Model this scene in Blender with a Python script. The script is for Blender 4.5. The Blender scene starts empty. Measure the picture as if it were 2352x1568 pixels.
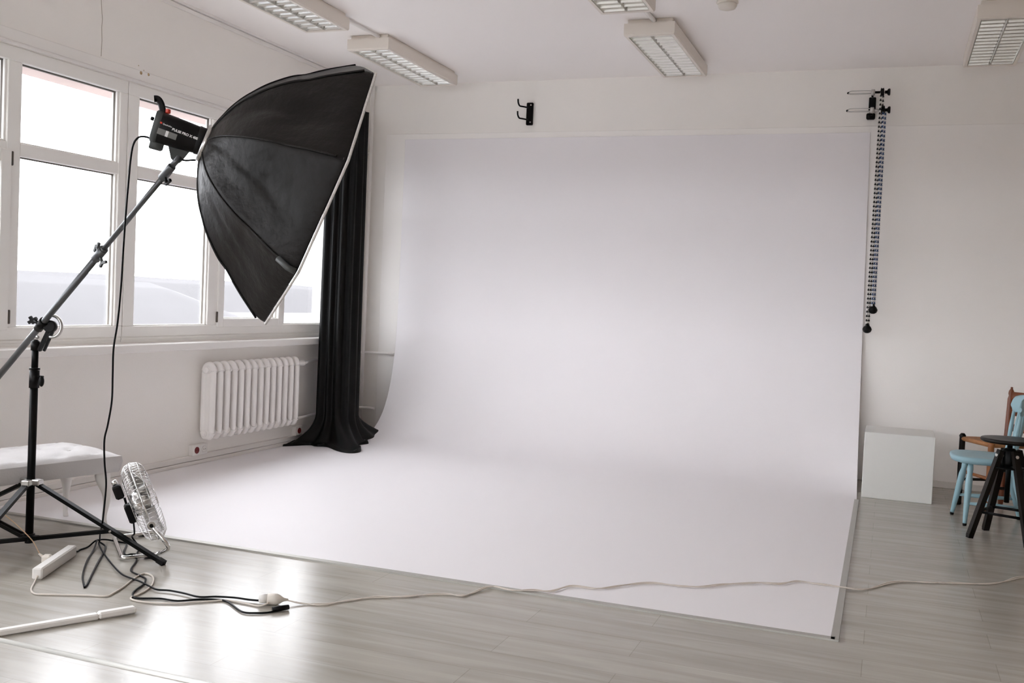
import bpy, math, random
from mathutils import Vector, Matrix, noise
V = Vector
PI = math.pi
random.seed(7)
sc = bpy.context.scene
COL = sc.collection

# ------------------------------------------------------------------ camera
cam_d = bpy.data.cameras.new('camera')
cam_d.sensor_width = 36.0
cam_d.lens = 35.43
cam_d.clip_end = 3000
cam = bpy.data.objects.new('camera', cam_d)
COL.objects.link(cam)
yaw, pit, rol = -0.3577, -0.0411, 0.0449
F = V((math.sin(yaw)*math.cos(pit), math.cos(yaw)*math.cos(pit), math.sin(pit)))
R0 = V((math.cos(yaw), -math.sin(yaw), 0))
U0 = R0.cross(F)
R = R0*math.cos(rol) + U0*math.sin(rol)
U = -R0*math.sin(rol) + U0*math.cos(rol)
M = Matrix((R, U, -F)).transposed().to_4x4()
M.translation = V((4.6913, -8.451, 1.30))
cam.matrix_world = M
sc.camera = cam

# ------------------------------------------------------------------ daylight and exposure
SKY = 10.1
w = bpy.data.worlds.new('overcast_sky')
sc.world = w
w.use_nodes = True
bg = w.node_tree.nodes['Background']
bg.inputs[0].default_value = (0.945, 0.955, 1.0, 1)
bg.inputs[1].default_value = SKY
sc.view_settings.view_transform = 'Standard'
sc.view_settings.look = 'None'
sc.view_settings.exposure = 0.0
sc.view_settings.gamma = 1.0
sc.view_settings.use_curve_mapping = False
sc.cycles.max_bounces = 14
sc.cycles.diffuse_bounces = 8
sc.cycles.glossy_bounces = 5
sc.cycles.transmission_bounces = 8
sc.cycles.transparent_max_bounces = 16
sc.cycles.sample_clamp_indirect = 8

# ------------------------------------------------------------------ materials
def mat(name, col, rough=0.6, metal=0.0, spec=0.5, coat=0.0):
    m = bpy.data.materials.new(name)
    m.use_nodes = True
    b = m.node_tree.nodes['Principled BSDF']
    b.inputs['Base Color'].default_value = (*col, 1)
    b.inputs['Roughness'].default_value = rough
    b.inputs['Metallic'].default_value = metal
    b.inputs['Specular IOR Level'].default_value = spec
    b.inputs['Coat Weight'].default_value = coat
    return m

def mottle(m, scale=3.0, amount=0.06, bump=0.0, bscale=60.0, stretch=(1, 1, 1)):
    """slight unevenness of the colour and the surface"""
    nt = m.node_tree; N = nt.nodes; L = nt.links
    b = N['Principled BSDF']
    col = tuple(b.inputs['Base Color'].default_value)
    tc = N.new('ShaderNodeTexCoord'); mp = N.new('ShaderNodeMapping')
    mp.inputs['Scale'].default_value = stretch
    L.new(tc.outputs['Object'], mp.inputs['Vector'])
    n = N.new('ShaderNodeTexNoise'); n.inputs['Scale'].default_value = scale
    n.inputs['Detail'].default_value = 5
    L.new(mp.outputs[0], n.inputs['Vector'])
    mx = N.new('ShaderNodeMix'); mx.data_type = 'RGBA'
    mx.inputs[6].default_value = tuple(c*(1-amount) for c in col[:3]) + (1,)
    mx.inputs[7].default_value = tuple(min(1, c*(1+amount)) for c in col[:3]) + (1,)
    L.new(n.outputs['Fac'], mx.inputs[0]); L.new(mx.outputs[2], b.inputs['Base Color'])
    if bump:
        n2 = N.new('ShaderNodeTexNoise'); n2.inputs['Scale'].default_value = bscale
        n2.inputs['Detail'].default_value = 4
        L.new(mp.outputs[0], n2.inputs['Vector'])
        bp = N.new('ShaderNodeBump'); bp.inputs['Strength'].default_value = bump
        bp.inputs['Distance'].default_value = 0.01
        L.new(n2.outputs['Fac'], bp.inputs['Height']); L.new(bp.outputs[0], b.inputs['Normal'])
    return m

WALL = mottle(mat('painted_plaster', (0.90, 0.876, 0.842), 0.8, spec=0.25), 1.2, 0.025, 0.08, 90)
DIMWALL = mottle(mat('dim_brown_wall', (0.45, 0.37, 0.30), 0.6), 2, 0.1)  # invented brown for the unseen right wall, to lessen bounce light
PANEL = mottle(mat('white_wall_paint', (0.925, 0.902, 0.878), 0.75, spec=0.25), 1.0, 0.015, 0.05, 90)
CEIL = mottle(mat('ceiling_paint', (0.94, 0.908, 0.89), 0.85, spec=0.2), 0.8, 0.02)
FRAME = mottle(mat('window_plastic', (0.90, 0.885, 0.855), 0.4, spec=0.4), 2, 0.02)
SILL = mottle(mat('sill_white', (0.88, 0.86, 0.835), 0.4, spec=0.4), 2, 0.02)
DARKGAP = mat('dark_gasket', (0.10, 0.085, 0.07), 0.7)
TRUNK = mottle(mat('trunking_plastic', (0.79, 0.765, 0.73), 0.5), 2, 0.02)
VINYL = mottle(mat('white_vinyl', (0.855, 0.832, 0.852), 0.5, spec=0.35), 0.7, 0.012)
STRIP = mottle(mat('aluminium_strip', (0.46, 0.45, 0.42), 0.45, 0.6), 6, 0.08)
RAD = mat('radiator_enamel', (0.92, 0.895, 0.875), 0.35)
SKIN_W = mottle(mat('white_leatherette', (0.56, 0.54, 0.535), 0.5, spec=0.3), 8, 0.02, 0.1, 120)
WOOD_W = mottle(mat('white_painted_wood', (0.80, 0.775, 0.745), 0.5), 3, 0.03)
BLACKM = mat('black_powder_coat', (0.003, 0.003, 0.003), 0.35, spec=0.10)
BLACKP = mat('black_plastic', (0.005, 0.0045, 0.0045), 0.42, spec=0.16)
GREYP = mat('dark_grey_plastic', (0.055, 0.06, 0.06), 0.5)
BOOM = mat('flare_grey_tube', (0.10, 0.105, 0.11), 0.35, 0.6)  # black boom greyed: window flare put into the colour
STEEL = mat('brushed_steel', (0.55, 0.54, 0.52), 0.3, 1.0)
CHROME = mat('chrome', (0.80, 0.80, 0.80), 0.1, 1.0)
WHITEP = mat('white_plastic', (0.82, 0.80, 0.77), 0.4)
CREAMP = mat('cream_plastic', (0.74, 0.69, 0.62), 0.45)
REDP = mat('red_plastic', (0.20, 0.006, 0.008), 0.4)
REDLAMP = mat('red_button', (0.75, 0.06, 0.03), 0.35)
LABELG = mat('grey_label', (0.20, 0.20, 0.195), 0.5)
LETTER = mat('white_print', (0.80, 0.80, 0.80), 0.5)
BLUEC = mottle(mat('light_blue_paint', (0.275, 0.44, 0.50), 0.45), 5, 0.08)
BROWN = mottle(mat('reddish_brown_wood', (0.16, 0.042, 0.014), 0.4), 12, 0.25, stretch=(1, 1, 0.15))
LITWOOD = mottle(mat('lit_brown_wood', (0.30, 0.105, 0.03), 0.4), 12, 0.2, stretch=(1, 1, 0.15))  # lit copy of the chair's brown wood, light put into the colour
RUSH = mottle(mat('woven_rush', (0.36, 0.16, 0.06), 0.7), 40, 0.3, 0.5, 150, (1, 0.2, 1))
DARKW = mottle(mat('blackened_wood', (0.006, 0.0042, 0.003), 0.4, spec=0.2), 8, 0.3, stretch=(1, 1, 0.2))
CUBE_W = mottle(mat('white_painted_board', (0.74, 0.74, 0.715), 0.55), 1.5, 0.03)
CABLEB = mat('black_cable', (0.004, 0.004, 0.0045), 0.4, spec=0.14)
CABLEW = mat('white_cable', (0.66, 0.60, 0.54), 0.5)
CABLEO = mat('tan_cable', (0.46, 0.30, 0.18), 0.5)
LOUVER = mat('satin_aluminium', (0.80, 0.80, 0.77), 0.22, 0.8)
TUBE_L = mat('lamp_glass', (0.62, 0.62, 0.60), 0.3)
LAMPH = mottle(mat('lamp_housing', (0.77, 0.715, 0.65), 0.5), 2, 0.02)
DIFFUSER = mat('white_nylon', (0.82, 0.82, 0.82), 0.8)
PIPING = mottle(mat('pale_piping', (0.66, 0.63, 0.61), 0.7), 120, 0.3)
SILVER = mat('silver_lining', (0.7, 0.7, 0.7), 0.35, 0.8)
LINTEL = mottle(mat('pink_render', (0.60, 0.48, 0.45), 0.8), 6, 0.06)
SNOW = mottle(mat('snow_ground', (0.092, 0.092, 0.096), 0.9), 0.01, 0.06)
FOREST = mottle(mat('hazy_winter_forest', (0.0475, 0.0450, 0.0470), 0.95), 0.09, 0.10, stretch=(1, 1, 0.25))
RUST = mottle(mat('rust_stain', (0.50, 0.36, 0.20), 0.8), 30, 0.3)
CRACKM = mat('plaster_crack', (0.42, 0.37, 0.32), 0.9)

FAB = mottle(mat('black_nylon', (0.0115, 0.0102, 0.0095), 0.40, spec=0.16), 6, 0.2, 0.4, 24)
CURT = mottle(mat('black_velvet', (0.003, 0.003, 0.003), 0.5, spec=0.16), 6, 0.2, 0.1, 200)

# clear glazing
GLASS = bpy.data.materials.new('window_glass'); GLASS.use_nodes = True
nt = GLASS.node_tree; N = nt.nodes; L = nt.links
N.remove(N['Principled BSDF'])
tr = N.new('ShaderNodeBsdfTransparent'); tr.inputs[0].default_value = (0.975, 0.98, 0.98, 1)
gl = N.new('ShaderNodeBsdfGlossy'); gl.inputs['Roughness'].default_value = 0.02
lw = N.new('ShaderNodeLayerWeight'); lw.inputs[0].default_value = 0.5
pw_ = N.new('ShaderNodeMath'); pw_.operation = 'POWER'; pw_.inputs[1].default_value = 5
L.new(lw.outputs['Facing'], pw_.inputs[0])
fr = N.new('ShaderNodeMath'); fr.operation = 'MULTIPLY_ADD'; fr.inputs[1].default_value = 0.9; fr.inputs[2].default_value = 0.035
L.new(pw_.outputs[0], fr.inputs[0])
mx = N.new('ShaderNodeMixShader')
L.new(fr.outputs[0], mx.inputs[0]); L.new(tr.outputs[0], mx.inputs[1]); L.new(gl.outputs[0], mx.inputs[2])
L.new(mx.outputs[0], N['Material Output'].inputs[0])

# wide grey oak laminate: boards run along x
FLOOR = bpy.data.materials.new('grey_oak_laminate'); FLOOR.use_nodes = True
nt = FLOOR.node_tree; N = nt.nodes; L = nt.links
b = N['Principled BSDF']
tc = N.new('ShaderNodeTexCoord')
br = N.new('ShaderNodeTexBrick')
br.offset = 0.37; br.offset_frequency = 2; br.squash = 1.0
br.inputs['Scale'].default_value = 1.0
br.inputs['Brick Width'].default_value = 1.285
br.inputs['Row Height'].default_value = 0.193
br.inputs['Mortar Size'].default_value = 0.0016
br.inputs['Mortar Smooth'].default_value = 0.3
br.inputs['Bias'].default_value = 0.0
br.inputs['Color1'].default_value = (0.40, 0.372, 0.33, 1)
br.inputs['Color2'].default_value = (0.425, 0.397, 0.353, 1)
br.inputs['Mortar'].default_value = (0.31, 0.285, 0.255, 1)
L.new(tc.outputs['Object'], br.inputs['Vector'])
mp = N.new('ShaderNodeMapping'); mp.inputs['Scale'].default_value = (1.1, 11, 1)
L.new(tc.outputs['Object'], mp.inputs['Vector'])
gn = N.new('ShaderNodeTexNoise'); gn.inputs['Scale'].default_value = 1.6; gn.inputs['Detail'].default_value = 7
gn.inputs['Distortion'].default_value = 0.6
L.new(mp.outputs[0], gn.inputs['Vector'])
rp = N.new('ShaderNodeValToRGB')
rp.color_ramp.elements[0].position = 0.30; rp.color_ramp.elements[0].color = (0.82, 0.81, 0.80, 1)
rp.color_ramp.elements[1].position = 0.66; rp.color_ramp.elements[1].color = (1.03, 1.03, 1.03, 1)
L.new(gn.outputs['Fac'], rp.inputs[0])
mu = N.new('ShaderNodeMix'); mu.data_type = 'RGBA'; mu.blend_type = 'MULTIPLY'; mu.inputs[0].default_value = 1
L.new(br.outputs['Color'], mu.inputs[6]); L.new(rp.outputs[0], mu.inputs[7])
L.new(mu.outputs[2], b.inputs['Base Color'])
rr = N.new('ShaderNodeMapRange'); rr.inputs[3].default_value = 0.21; rr.inputs[4].default_value = 0.27
L.new(gn.outputs['Fac'], rr.inputs[0]); L.new(rr.outputs[0], b.inputs['Roughness'])
bp = N.new('ShaderNodeBump'); bp.inputs['Strength'].default_value = 0.03; bp.inputs['Distance'].default_value = 0.002
L.new(gn.outputs['Fac'], bp.inputs['Height']); L.new(bp.outputs[0], b.inputs['Normal'])
b.inputs['Specular IOR Level'].default_value = 0.5

# beads of a two-coloured chain, alternating with height
def chain_mat(name, c1, c2, pitch=0.017):
    m = bpy.data.materials.new(name); m.use_nodes = True
    nt = m.node_tree; N = nt.nodes; L = nt.links
    b = N['Principled BSDF']; b.inputs['Roughness'].default_value = 0.4
    tc = N.new('ShaderNodeTexCoord'); sx = N.new('ShaderNodeSeparateXYZ')
    L.new(tc.outputs['Object'], sx.inputs[0])
    a = N.new('ShaderNodeMath'); a.operation = 'MULTIPLY'; a.inputs[1].default_value = 1/(2*pitch)
    f = N.new('ShaderNodeMath'); f.operation = 'FRACT'
    g = N.new('ShaderNodeMath'); g.operation = 'GREATER_THAN'; g.inputs[1].default_value = 0.5
    L.new(sx.outputs['Z'], a.inputs[0]); L.new(a.outputs[0], f.inputs[0]); L.new(f.outputs[0], g.inputs[0])
    mx = N.new('ShaderNodeMix'); mx.data_type = 'RGBA'
    mx.inputs[6].default_value = (*c1, 1); mx.inputs[7].default_value = (*c2, 1)
    L.new(g.outputs[0], mx.inputs[0]); L.new(mx.outputs[2], b.inputs['Base Color'])
    return m
CHAIN_BW = chain_mat('black_and_white_beads', (0.01, 0.01, 0.01), (0.70, 0.68, 0.65))
CHAIN_BL = chain_mat('blue_and_white_beads', (0.02, 0.06, 0.16), (0.70, 0.70, 0.70))

# ------------------------------------------------------------------ geometry helpers
def catmull(P, n=8, closed=False):
    P = [V(p) for p in P]; out = []
    m = len(P)
    for i in range(m if closed else m-1):
        p1, p2 = P[i], P[(i+1) % m]
        p0 = P[i-1] if (i > 0 or closed) else p1*2-p2
        p3 = P[(i+2) % m] if (i < m-2 or closed) else p2*2-p1
        for k in range(n):
            t = k/n
            out.append(0.5*((2*p1)+(p2-p0)*t+(2*p0-5*p1+4*p2-p3)*t*t+(3*p1-p0-3*p2+p3)*t**3))
    if not closed: out.append(P[-1])
    return out

class MB:
    def __init__(s): s.v = []; s.f = []; s.sm = []
    def add(s, vs, fs, smooth=False):
        o = len(s.v); s.v += [V(x) for x in vs]
        for f in fs: s.f.append([i+o for i in f]); s.sm.append(smooth)
        return s
    def box(s, a, b, bev=0.0, mtx=None):
        """box from corner a to corner b, chamfered by bev"""
        a = V(a); b = V(b)
        lo = V([min(a[i], b[i]) for i in range(3)]); hi = V([max(a[i], b[i]) for i in range(3)])
        e = min(bev, 0.45*min(hi-lo)) if bev else 0
        if not e:
            vs = [V((x, y, z)) for x in (lo.x, hi.x) for y in (lo.y, hi.y) for z in (lo.z, hi.z)]
            fs = [(0,1,3,2),(4,6,7,5),(0,4,5,1),(2,3,7,6),(0,2,6,4),(1,5,7,3)]
        else:
            vs = []; idx = {}
            for sx in (0,1):
                for sy in (0,1):
                    for sz in (0,1):
                        c = V(((lo,hi)[sx].x, (lo,hi)[sy].y, (lo,hi)[sz].z))
                        d = V((1-2*sx, 1-2*sy, 1-2*sz))*e
                        for ax in range(3):
                            p = V(c)
                            for k in range(3):
                                if k != ax: p[k] += d[k]
                            idx[(sx,sy,sz,ax)] = len(vs); vs.append(p)
            fs = []
            for ax in range(3):
                o = [k for k in range(3) if k != ax]
                for sd in (0,1):
                    q = []
                    for (u,v) in ((0,0),(1,0),(1,1),(0,1)):
                        k = [0,0,0]; k[ax] = sd; k[o[0]] = u; k[o[1]] = v
                        q.append(idx[(*k, ax)])
                    fs.append(q)
                for u in (0,1):
                    for v in (0,1):
                        k0 = [0,0,0]; k0[o[0]] = u; k0[o[1]] = v; k1 = list(k0); k1[ax] = 1
                        fs.append([idx[(*k0,o[0])], idx[(*k1,o[0])], idx[(*k1,o[1])], idx[(*k0,o[1])]])
            for sx in (0,1):
                for sy in (0,1):
                    for sz in (0,1): fs.append([idx[(sx,sy,sz,k)] for k in range(3)])
        if mtx is not None: vs = [mtx @ x for x in vs]
        return s.add(vs, fs)
    def tube(s, P, r, n=10, closed=False, smooth=True, sq=None):
        """tube along points; r a number or a list; sq=(a,b) gives a flat section a wide and b thick"""
        P = [V(p) for p in P]; m = len(P)
        rs = r if isinstance(r, (list, tuple)) else [r]*m
        T = []
        for i in range(m):
            if closed: t = P[(i+1) % m]-P[i-1]
            else: t = P[min(i+1, m-1)]-P[max(i-1, 0)]
            T.append(t.normalized())
        up = V((0,0,1)) if abs(T[0].z) < 0.9 else V((0,1,0))
        nrm = (up-T[0]*up.dot(T[0])).normalized()
        vs = []
        for i in range(m):
            nrm = (nrm-T[i]*nrm.dot(T[i]))
            nrm.normalize()
            bn = T[i].cross(nrm)
            for k in range(n):
                a = 2*PI*(k+.5)/n
                if sq: q = nrm*(math.cos(a)*sq[1]*1.3)+bn*(math.sin(a)*sq[0]*1.3)
                else: q = (nrm*math.cos(a)+bn*math.sin(a))*rs[i]
                vs.append(P[i]+q)
        fs = []
        for i in range(m if closed else m-1):
            j = (i+1) % m
            for k in range(n):
                fs.append((i*n+k, i*n+(k+1) % n, j*n+(k+1) % n, j*n+k))
        s.add(vs, fs, smooth)
        if not closed:
            o = len(s.v)-len(vs)
            s.f.append([o+k for k in range(n)][::-1]); s.sm.append(False)
            s.f.append([o+(m-1)*n+k for k in range(n)]); s.sm.append(False)
        return s
    def bar(s, a, b, wd, th, up=(0,0,1)):
        """rectangular bar from a to b"""
        a = V(a); b = V(b); t = (b-a).normalized(); u = V(up); u = (u-t*u.dot(t)).normalized(); q = t.cross(u)
        vs = [p+q*(sx*wd/2)+u*(sz*th/2) for p in (a,b) for sx,sz in ((-1,-1),(1,-1),(1,1),(-1,1))]
        return s.add(vs, [(0,1,2,3),(4,7,6,5),(0,4,5,1),(1,5,6,2),(2,6,7,3),(3,7,4,0)])
    def lathe(s, prof, c=(0,0,0), ax=(0,0,1), n=24, smooth=True, up=None, caps=True):
        """prof: list of (radius, height along ax)"""
        c = V(c); ax = V(ax).normalized()
        u = V(up) if up else (V((1,0,0)) if abs(ax.x) < 0.9 else V((0,1,0)))
        u = (u-ax*u.dot(ax)).normalized(); q = ax.cross(u)
        vs = [c+ax*h+(u*math.cos(2*PI*k/n)+q*math.sin(2*PI*k/n))*max(r,1e-5) for r,h in prof for k in range(n)]
        fs = [(i*n+k, i*n+(k+1)%n, (i+1)*n+(k+1)%n, (i+1)*n+k) for i in range(len(prof)-1) for k in range(n)]
        s.add(vs, fs, smooth)
        if caps:
            o = len(s.v)-len(vs)
            s.f.append([o+k for k in range(n)][::-1]); s.sm.append(False)
            s.f.append([o+(len(prof)-1)*n+k for k in range(n)]); s.sm.append(False)
        return s
    def prism(s, pts, d, smooth=False):
        """polygon pts (3-D, planar) pushed along vector d"""
        n = len(pts); d = V(d)
        vs = [V(p) for p in pts]+[V(p)+d for p in pts]
        s.add(vs, [list(range(n))[::-1], [n+k for k in range(n)]])
        return s.add(vs, [(k,(k+1)%n,n+(k+1)%n,n+k) for k in range(n)], smooth)
    def ball(s, c, r, n=12, sc_=(1,1,1)):
        prof = [(r*math.sin(PI*i/8), -r*math.cos(PI*i/8)) for i in range(9)]
        o = len(s.v); s.lathe(prof, (0,0,0), n=n, caps=False)
        for i in range(o, len(s.v)):
            p = s.v[i]; s.v[i] = V(c)+V((p.x*sc_[0], p.y*sc_[1], p.z*sc_[2]))
        return s
    def grid(s, fn, nu, nv, smooth=True, wrap=False):
        """fn(i, j) -> point, on a nu x nv net; wrap closes the u direction"""
        vs = [fn(i, j) for j in range(nv) for i in range(nu)]
        fs = []
        for j in range(nv-1):
            for i in range(nu if wrap else nu-1):
                k = (i+1) % nu
                fs.append((j*nu+i, j*nu+k, (j+1)*nu+k, (j+1)*nu+i))
        return s.add(vs, fs, smooth)
    def build(s, name, m, parent=None, loc=None, solid=0.0):
        me = bpy.data.meshes.new(name)
        v = s.v
        org = V(loc) if loc is not None else V((0,0,0))
        me.from_pydata([tuple(p-org) for p in v], [], s.f)
        me.polygons.foreach_set('use_smooth', s.sm)
        me.update()
        import bmesh
        b = bmesh.new(); b.from_mesh(me)
        if b.verts: bmesh.ops.recalc_face_normals(b, faces=b.faces)
        b.to_mesh(me); b.free()
        for k in (m if isinstance(m, (list, tuple)) else [m]): me.materials.append(k)
        o = bpy.data.objects.new(name, me); COL.objects.link(o)
        if parent is not None:
            o.parent = parent
            pw = V((0,0,0)); p = parent
            while p is not None: pw += p.location; p = p.parent
            o.location = org-pw
        else: o.location = org
        if solid:
            md = o.modifiers.new('thickness', 'SOLIDIFY'); md.thickness = solid; md.offset = 0
        return o

def tag(o, label=None, cat=None, group=None, kind=None):
    if label: o['label'] = label
    if cat: o['category'] = cat
    if group: o['group'] = group
    if kind: o['kind'] = kind
    return o
def thing(name, loc, label, cat, group=None):
    o = bpy.data.objects.new(name, None); COL.objects.link(o)
    o.empty_display_size = 0.1; o.location = loc
    return tag(o, label, cat, group)
def struct(o): o['kind'] = 'structure'; return o
def copy_tree(o, parent=None):
    c = o.copy(); COL.objects.link(c); c.parent = parent
    for ch in list(o.children): copy_tree(ch, c)
    return c

# ================================================================== THE SETTING
H = 3.244
YB = -13.0       # far end of the room, behind the camera
XR = 7.6         # right wall
Z0, Z1 = 0.91, 2.60

struct(MB().add([(-0.3,YB,0),(XR,YB,0),(XR,0.2,0),(-0.3,0.2,0)], [(0,1,2,3)]).add(
    [(-0.3,YB,-0.1),(XR,YB,-0.1),(XR,0.2,-0.1),(-0.3,0.2,-0.1)], [(3,2,1,0)]).build('floor', FLOOR))
struct(MB().box((-0.3,YB,H),(XR,0.2,H+0.2)).build('ceiling', CEIL))
struct(MB().box((-0.02,0,0),(XR,0.2,H)).build('wall_back', WALL))
struct(MB().box((XR,YB,0),(XR+0.2,0.2,H)).build('wall_right', DIMWALL))
FWX = (0.30, 5.86)     # added, unseen window band behind the photographer, for fill light
struct(MB().box((-0.3,YB-0.3,0),(XR+0.2,YB,0.91)).box((-0.3,YB-0.3,2.60),(XR+0.2,YB,H)).box((-0.3,YB-0.3,0.91),(FWX[0],YB,2.60)).box((FWX[1],YB-0.3,0.91),(XR+0.2,YB,2.60)).build('wall_front', WALL))
# the window wall: parapet, head, end pier
WIN_Y0, WIN_Y1 = -11.54, -0.40
m = MB().box((-0.3,YB,0),(0,0.2,Z0)).box((-0.3,YB,Z1),(0,0.2,H)).box((-0.3,WIN_Y1,Z0),(0,0.2,Z1)).box((-0.3,YB,Z0),(0,WIN_Y0,Z1))
struct(m.build('wall_left', WALL))
struct(MB().box((-0.32,WIN_Y0,2.535),(-0.075,WIN_Y1,2.60)).build('trim_1', LINTEL))
# board casing above the windows with a rounded lower lip, and the small strip below the ceiling
m = MB().box((0,WIN_Y0,2.605),(0.014,-0.02,2.69),0.004)
m.tube([(0.016,WIN_Y0,2.612),(0.016,-0.02,2.612)],0.012,8)
struct(m.build('trim_2', SILL))
struct(MB().box((0,YB,3.192),(0.012,-0.01,3.222),0.003).box((0,YB,3.226),(0.022,-0.01,3.244)).build('trim_3', SILL))
# white painted lower zone of the back wall: a thin board
struct(MB().box((0.195,-0.012,0.0),(XR,0,2.79),0.003).build('trim_4', PANEL))
struct(MB().box((4.60,-0.026,0.0),(XR,-0.012,0.052),0.004).build('baseboard_back', TRUNK))
# cable trunking doubling as skirting on the window wall
m = MB().box((0,YB,0.0),(0.030,-0.03,0.030),0.004).box((0,YB,0.032),(0.024,-0.03,0.072),0.004)
m.box((0,-4.9,0.135),(0.02,-3.42,0.205),0.004)
struct(m.build('baseboard_left', TRUNK))
# threshold strip between two laminate fields
struct(MB().tube([(0,-5.74,-0.010),(XR,-5.74,-0.010)],0.019,14).build('trim_5', STRIP))
# hairline crack and rust spots in the plaster over the windows
pts = [(0.0005,-3.447,3.10),(0.0005,-3.446,3.04),(0.0005,-3.437,2.96),(0.0005,-3.432,2.93),(0.0005,-3.436,2.88),(0.0005,-3.431,2.80),(0.0005,-3.434,2.70)]
struct(MB().tube(pts,0.0022,4).build('trim_6', CRACKM))
m = MB()
for (y,z,r) in ((-3.091,2.674,0.012),(-3.020,2.679,0.010),(-3.05,2.70,0.004),(-3.10,2.72,0.004)):
    m.lathe([(r*0.6,0.0),(r,0.0006),(0.0,0.0012)],(0.014 if z < 2.69 else 0,y,z),(1,0,0),9)
struct(m.build('trim_7', RUST))

# ---- windows: two-part units, each with columns of panes over panes
def window_unit(n, cols, y0, y1, mull):
    """cols: list of (ya, yb, sash?) clear glass spans between y0 and y1"""
    root = bpy.data.objects.new('window_%d' % n, None); COL.objects.link(root)
    root.location = (0, (y0+y1)/2, Z0); root['kind'] = 'structure'
    X0, X1 = -0.07, 0.0
    ya, yb = y0+0.003, y1-0.003
    fr_ = MB()
    fr_.box((X0,ya,0.945),(X1,yb,1.016),0.004).box((X0,ya,0.91),(-0.012,yb,0.945)).box((X0,ya,0.925),(-0.006,yb,0.94),0.002)
    fr_.box((X0,ya,2.519),(X1,yb,2.60),0.004)
    edges = sorted(cols)
    prev = ya
    for (a,b_,s) in edges:
        fr_.box((X0,prev,1.016),(X1,a,2.519),0.004); prev = b_
    fr_.box((X0,prev,1.016),(X1,yb,2.519),0.004)
    for (a,b_,s) in edges: fr_.box((X0,a,1.991),(X1-0.001,b_,2.066),0.004)
    fr_.build('frame', FRAME, root)
    # glazing beads with the dark gasket line
    for (a,b_,s) in edges:
        for (za,zb,sash) in ((2.066,2.519,False),(1.016,1.991,s)):
            A, B_, ZA, ZB = a, b_, za, zb
            if sash:
                sm = MB(); o = 0.028; wdt = 0.072
                sm.box((-0.055,A-o,ZA-o+0.012),(0.012,A-o+wdt,ZB+o),0.004).box((-0.055,B_+o-wdt,ZA-o+0.012),(0.012,B_+o,ZB+o),0.004)
                sm.box((-0.055,A-o+wdt,ZA-o+0.012),(0.012,B_+o-wdt,ZA-o+wdt+0.004),0.004).box((-0.055,A-o+wdt,ZB+o-wdt),(0.012,B_+o-wdt,ZB+o),0.004)
                so = sm.build('sash', FRAME, root)
                hy = A-o-0.006 if mull > 0 else B_+o+0.006
                hb = MB().box((0.0,hy-0.005,ZA+0.02),(0.018,hy+0.005,ZA+0.10),0.004)
                hb.box((0.0,hy-0.005,ZB-0.06),(0.016,hy+0.005,ZB+0.02),0.004)
                tag(hb.build('hinge', DARKGAP, so), label='small dark hinge at the sash corner')
                hs = B_+o-0.035 if mull > 0 else A-o+0.035
                hd = MB().box((0.012,hs-0.014,1.42),(0.02,hs+0.014,1.50),0.003).tube([(0.02,hs,1.46),(0.05,hs,1.46),(0.052,hs,1.45),(0.052,hs,1.35)],0.009,8)
                hd.build('handle', WHITEP, so)
                A += wdt-o; B_ -= wdt-o; ZA += wdt-o+0.004; ZB -= wdt-o
            gk = MB()
            for (p,q) in (((-0.052,A,ZA),(-0.030,A+0.006,ZB)),((-0.052,B_-0.006,ZA),(-0.030,B_,ZB)),((-0.052,A,ZB-0.006),(-0.030,B_,ZB))): gk.box(p,q)
            gk.build('gasket', DARKGAP, root)
            bd = MB(); tk = 0.014
            bd.box((-0.030,A,ZA),(-0.012,A+tk,ZB),0.003).box((-0.030,B_-tk,ZA),(-0.012,B_,ZB),0.003)
            bd.box((-0.030,A+tk,ZA),(-0.012,B_-tk,ZA+0.008),0.003)
            bd.build('glazing_bead', FRAME, root)
            MB().box((-0.046,A,ZA),(-0.042,B_,ZB)).build('pane', GLASS, root)
    return root
right_cols = [(-3.077,-2.310,False),(-2.172,-1.362,True),(-1.306,-0.470,False)]
window_unit(1, right_cols, -3.18, -0.40, 1)
def mirror(cols, c): return [(2*c-b_, 2*c-a, s) for (a,b_,s) in cols]
window_unit(2, [(-4.035,-3.255,False),(-4.93,-4.130,True),(-5.86,-5.03,False)], -5.96, -3.18, -1)
window_unit(3, [(a-5.56,b_-5.56,s) for a,b_,s in right_cols], -8.74, -5.96, 1)  # this unit and the next are unseen, added for fill light
window_unit(4, [(-9.595,-8.815,False),(-10.49,-9.69,True),(-11.42,-10.59,False)], -11.52, -8.74, -1)
for n_,xc in ((5,1.69),(6,4.47)):  # unseen windows added to the front wall to fill the room with light
    w_ = window_unit(n_, [(a-5.56,b_-5.56,s) for a,b_,s in right_cols], -8.74, -5.96, 1)
    w_.rotation_euler = (0,0,PI/2); w_.location = (xc,YB,Z0)
m = MB()
for y in (-3.18,-5.96,-8.74): m.box((-0.069,y-0.02,0.91),(-0.030,y+0.02,2.60))
struct(m.build('trim_8', DARKGAP))
m = MB().box((-0.012,WIN_Y0,0.845),(0.105,-0.42,0.900),0.006)
struct(m.build('trim_9', SILL))

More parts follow.
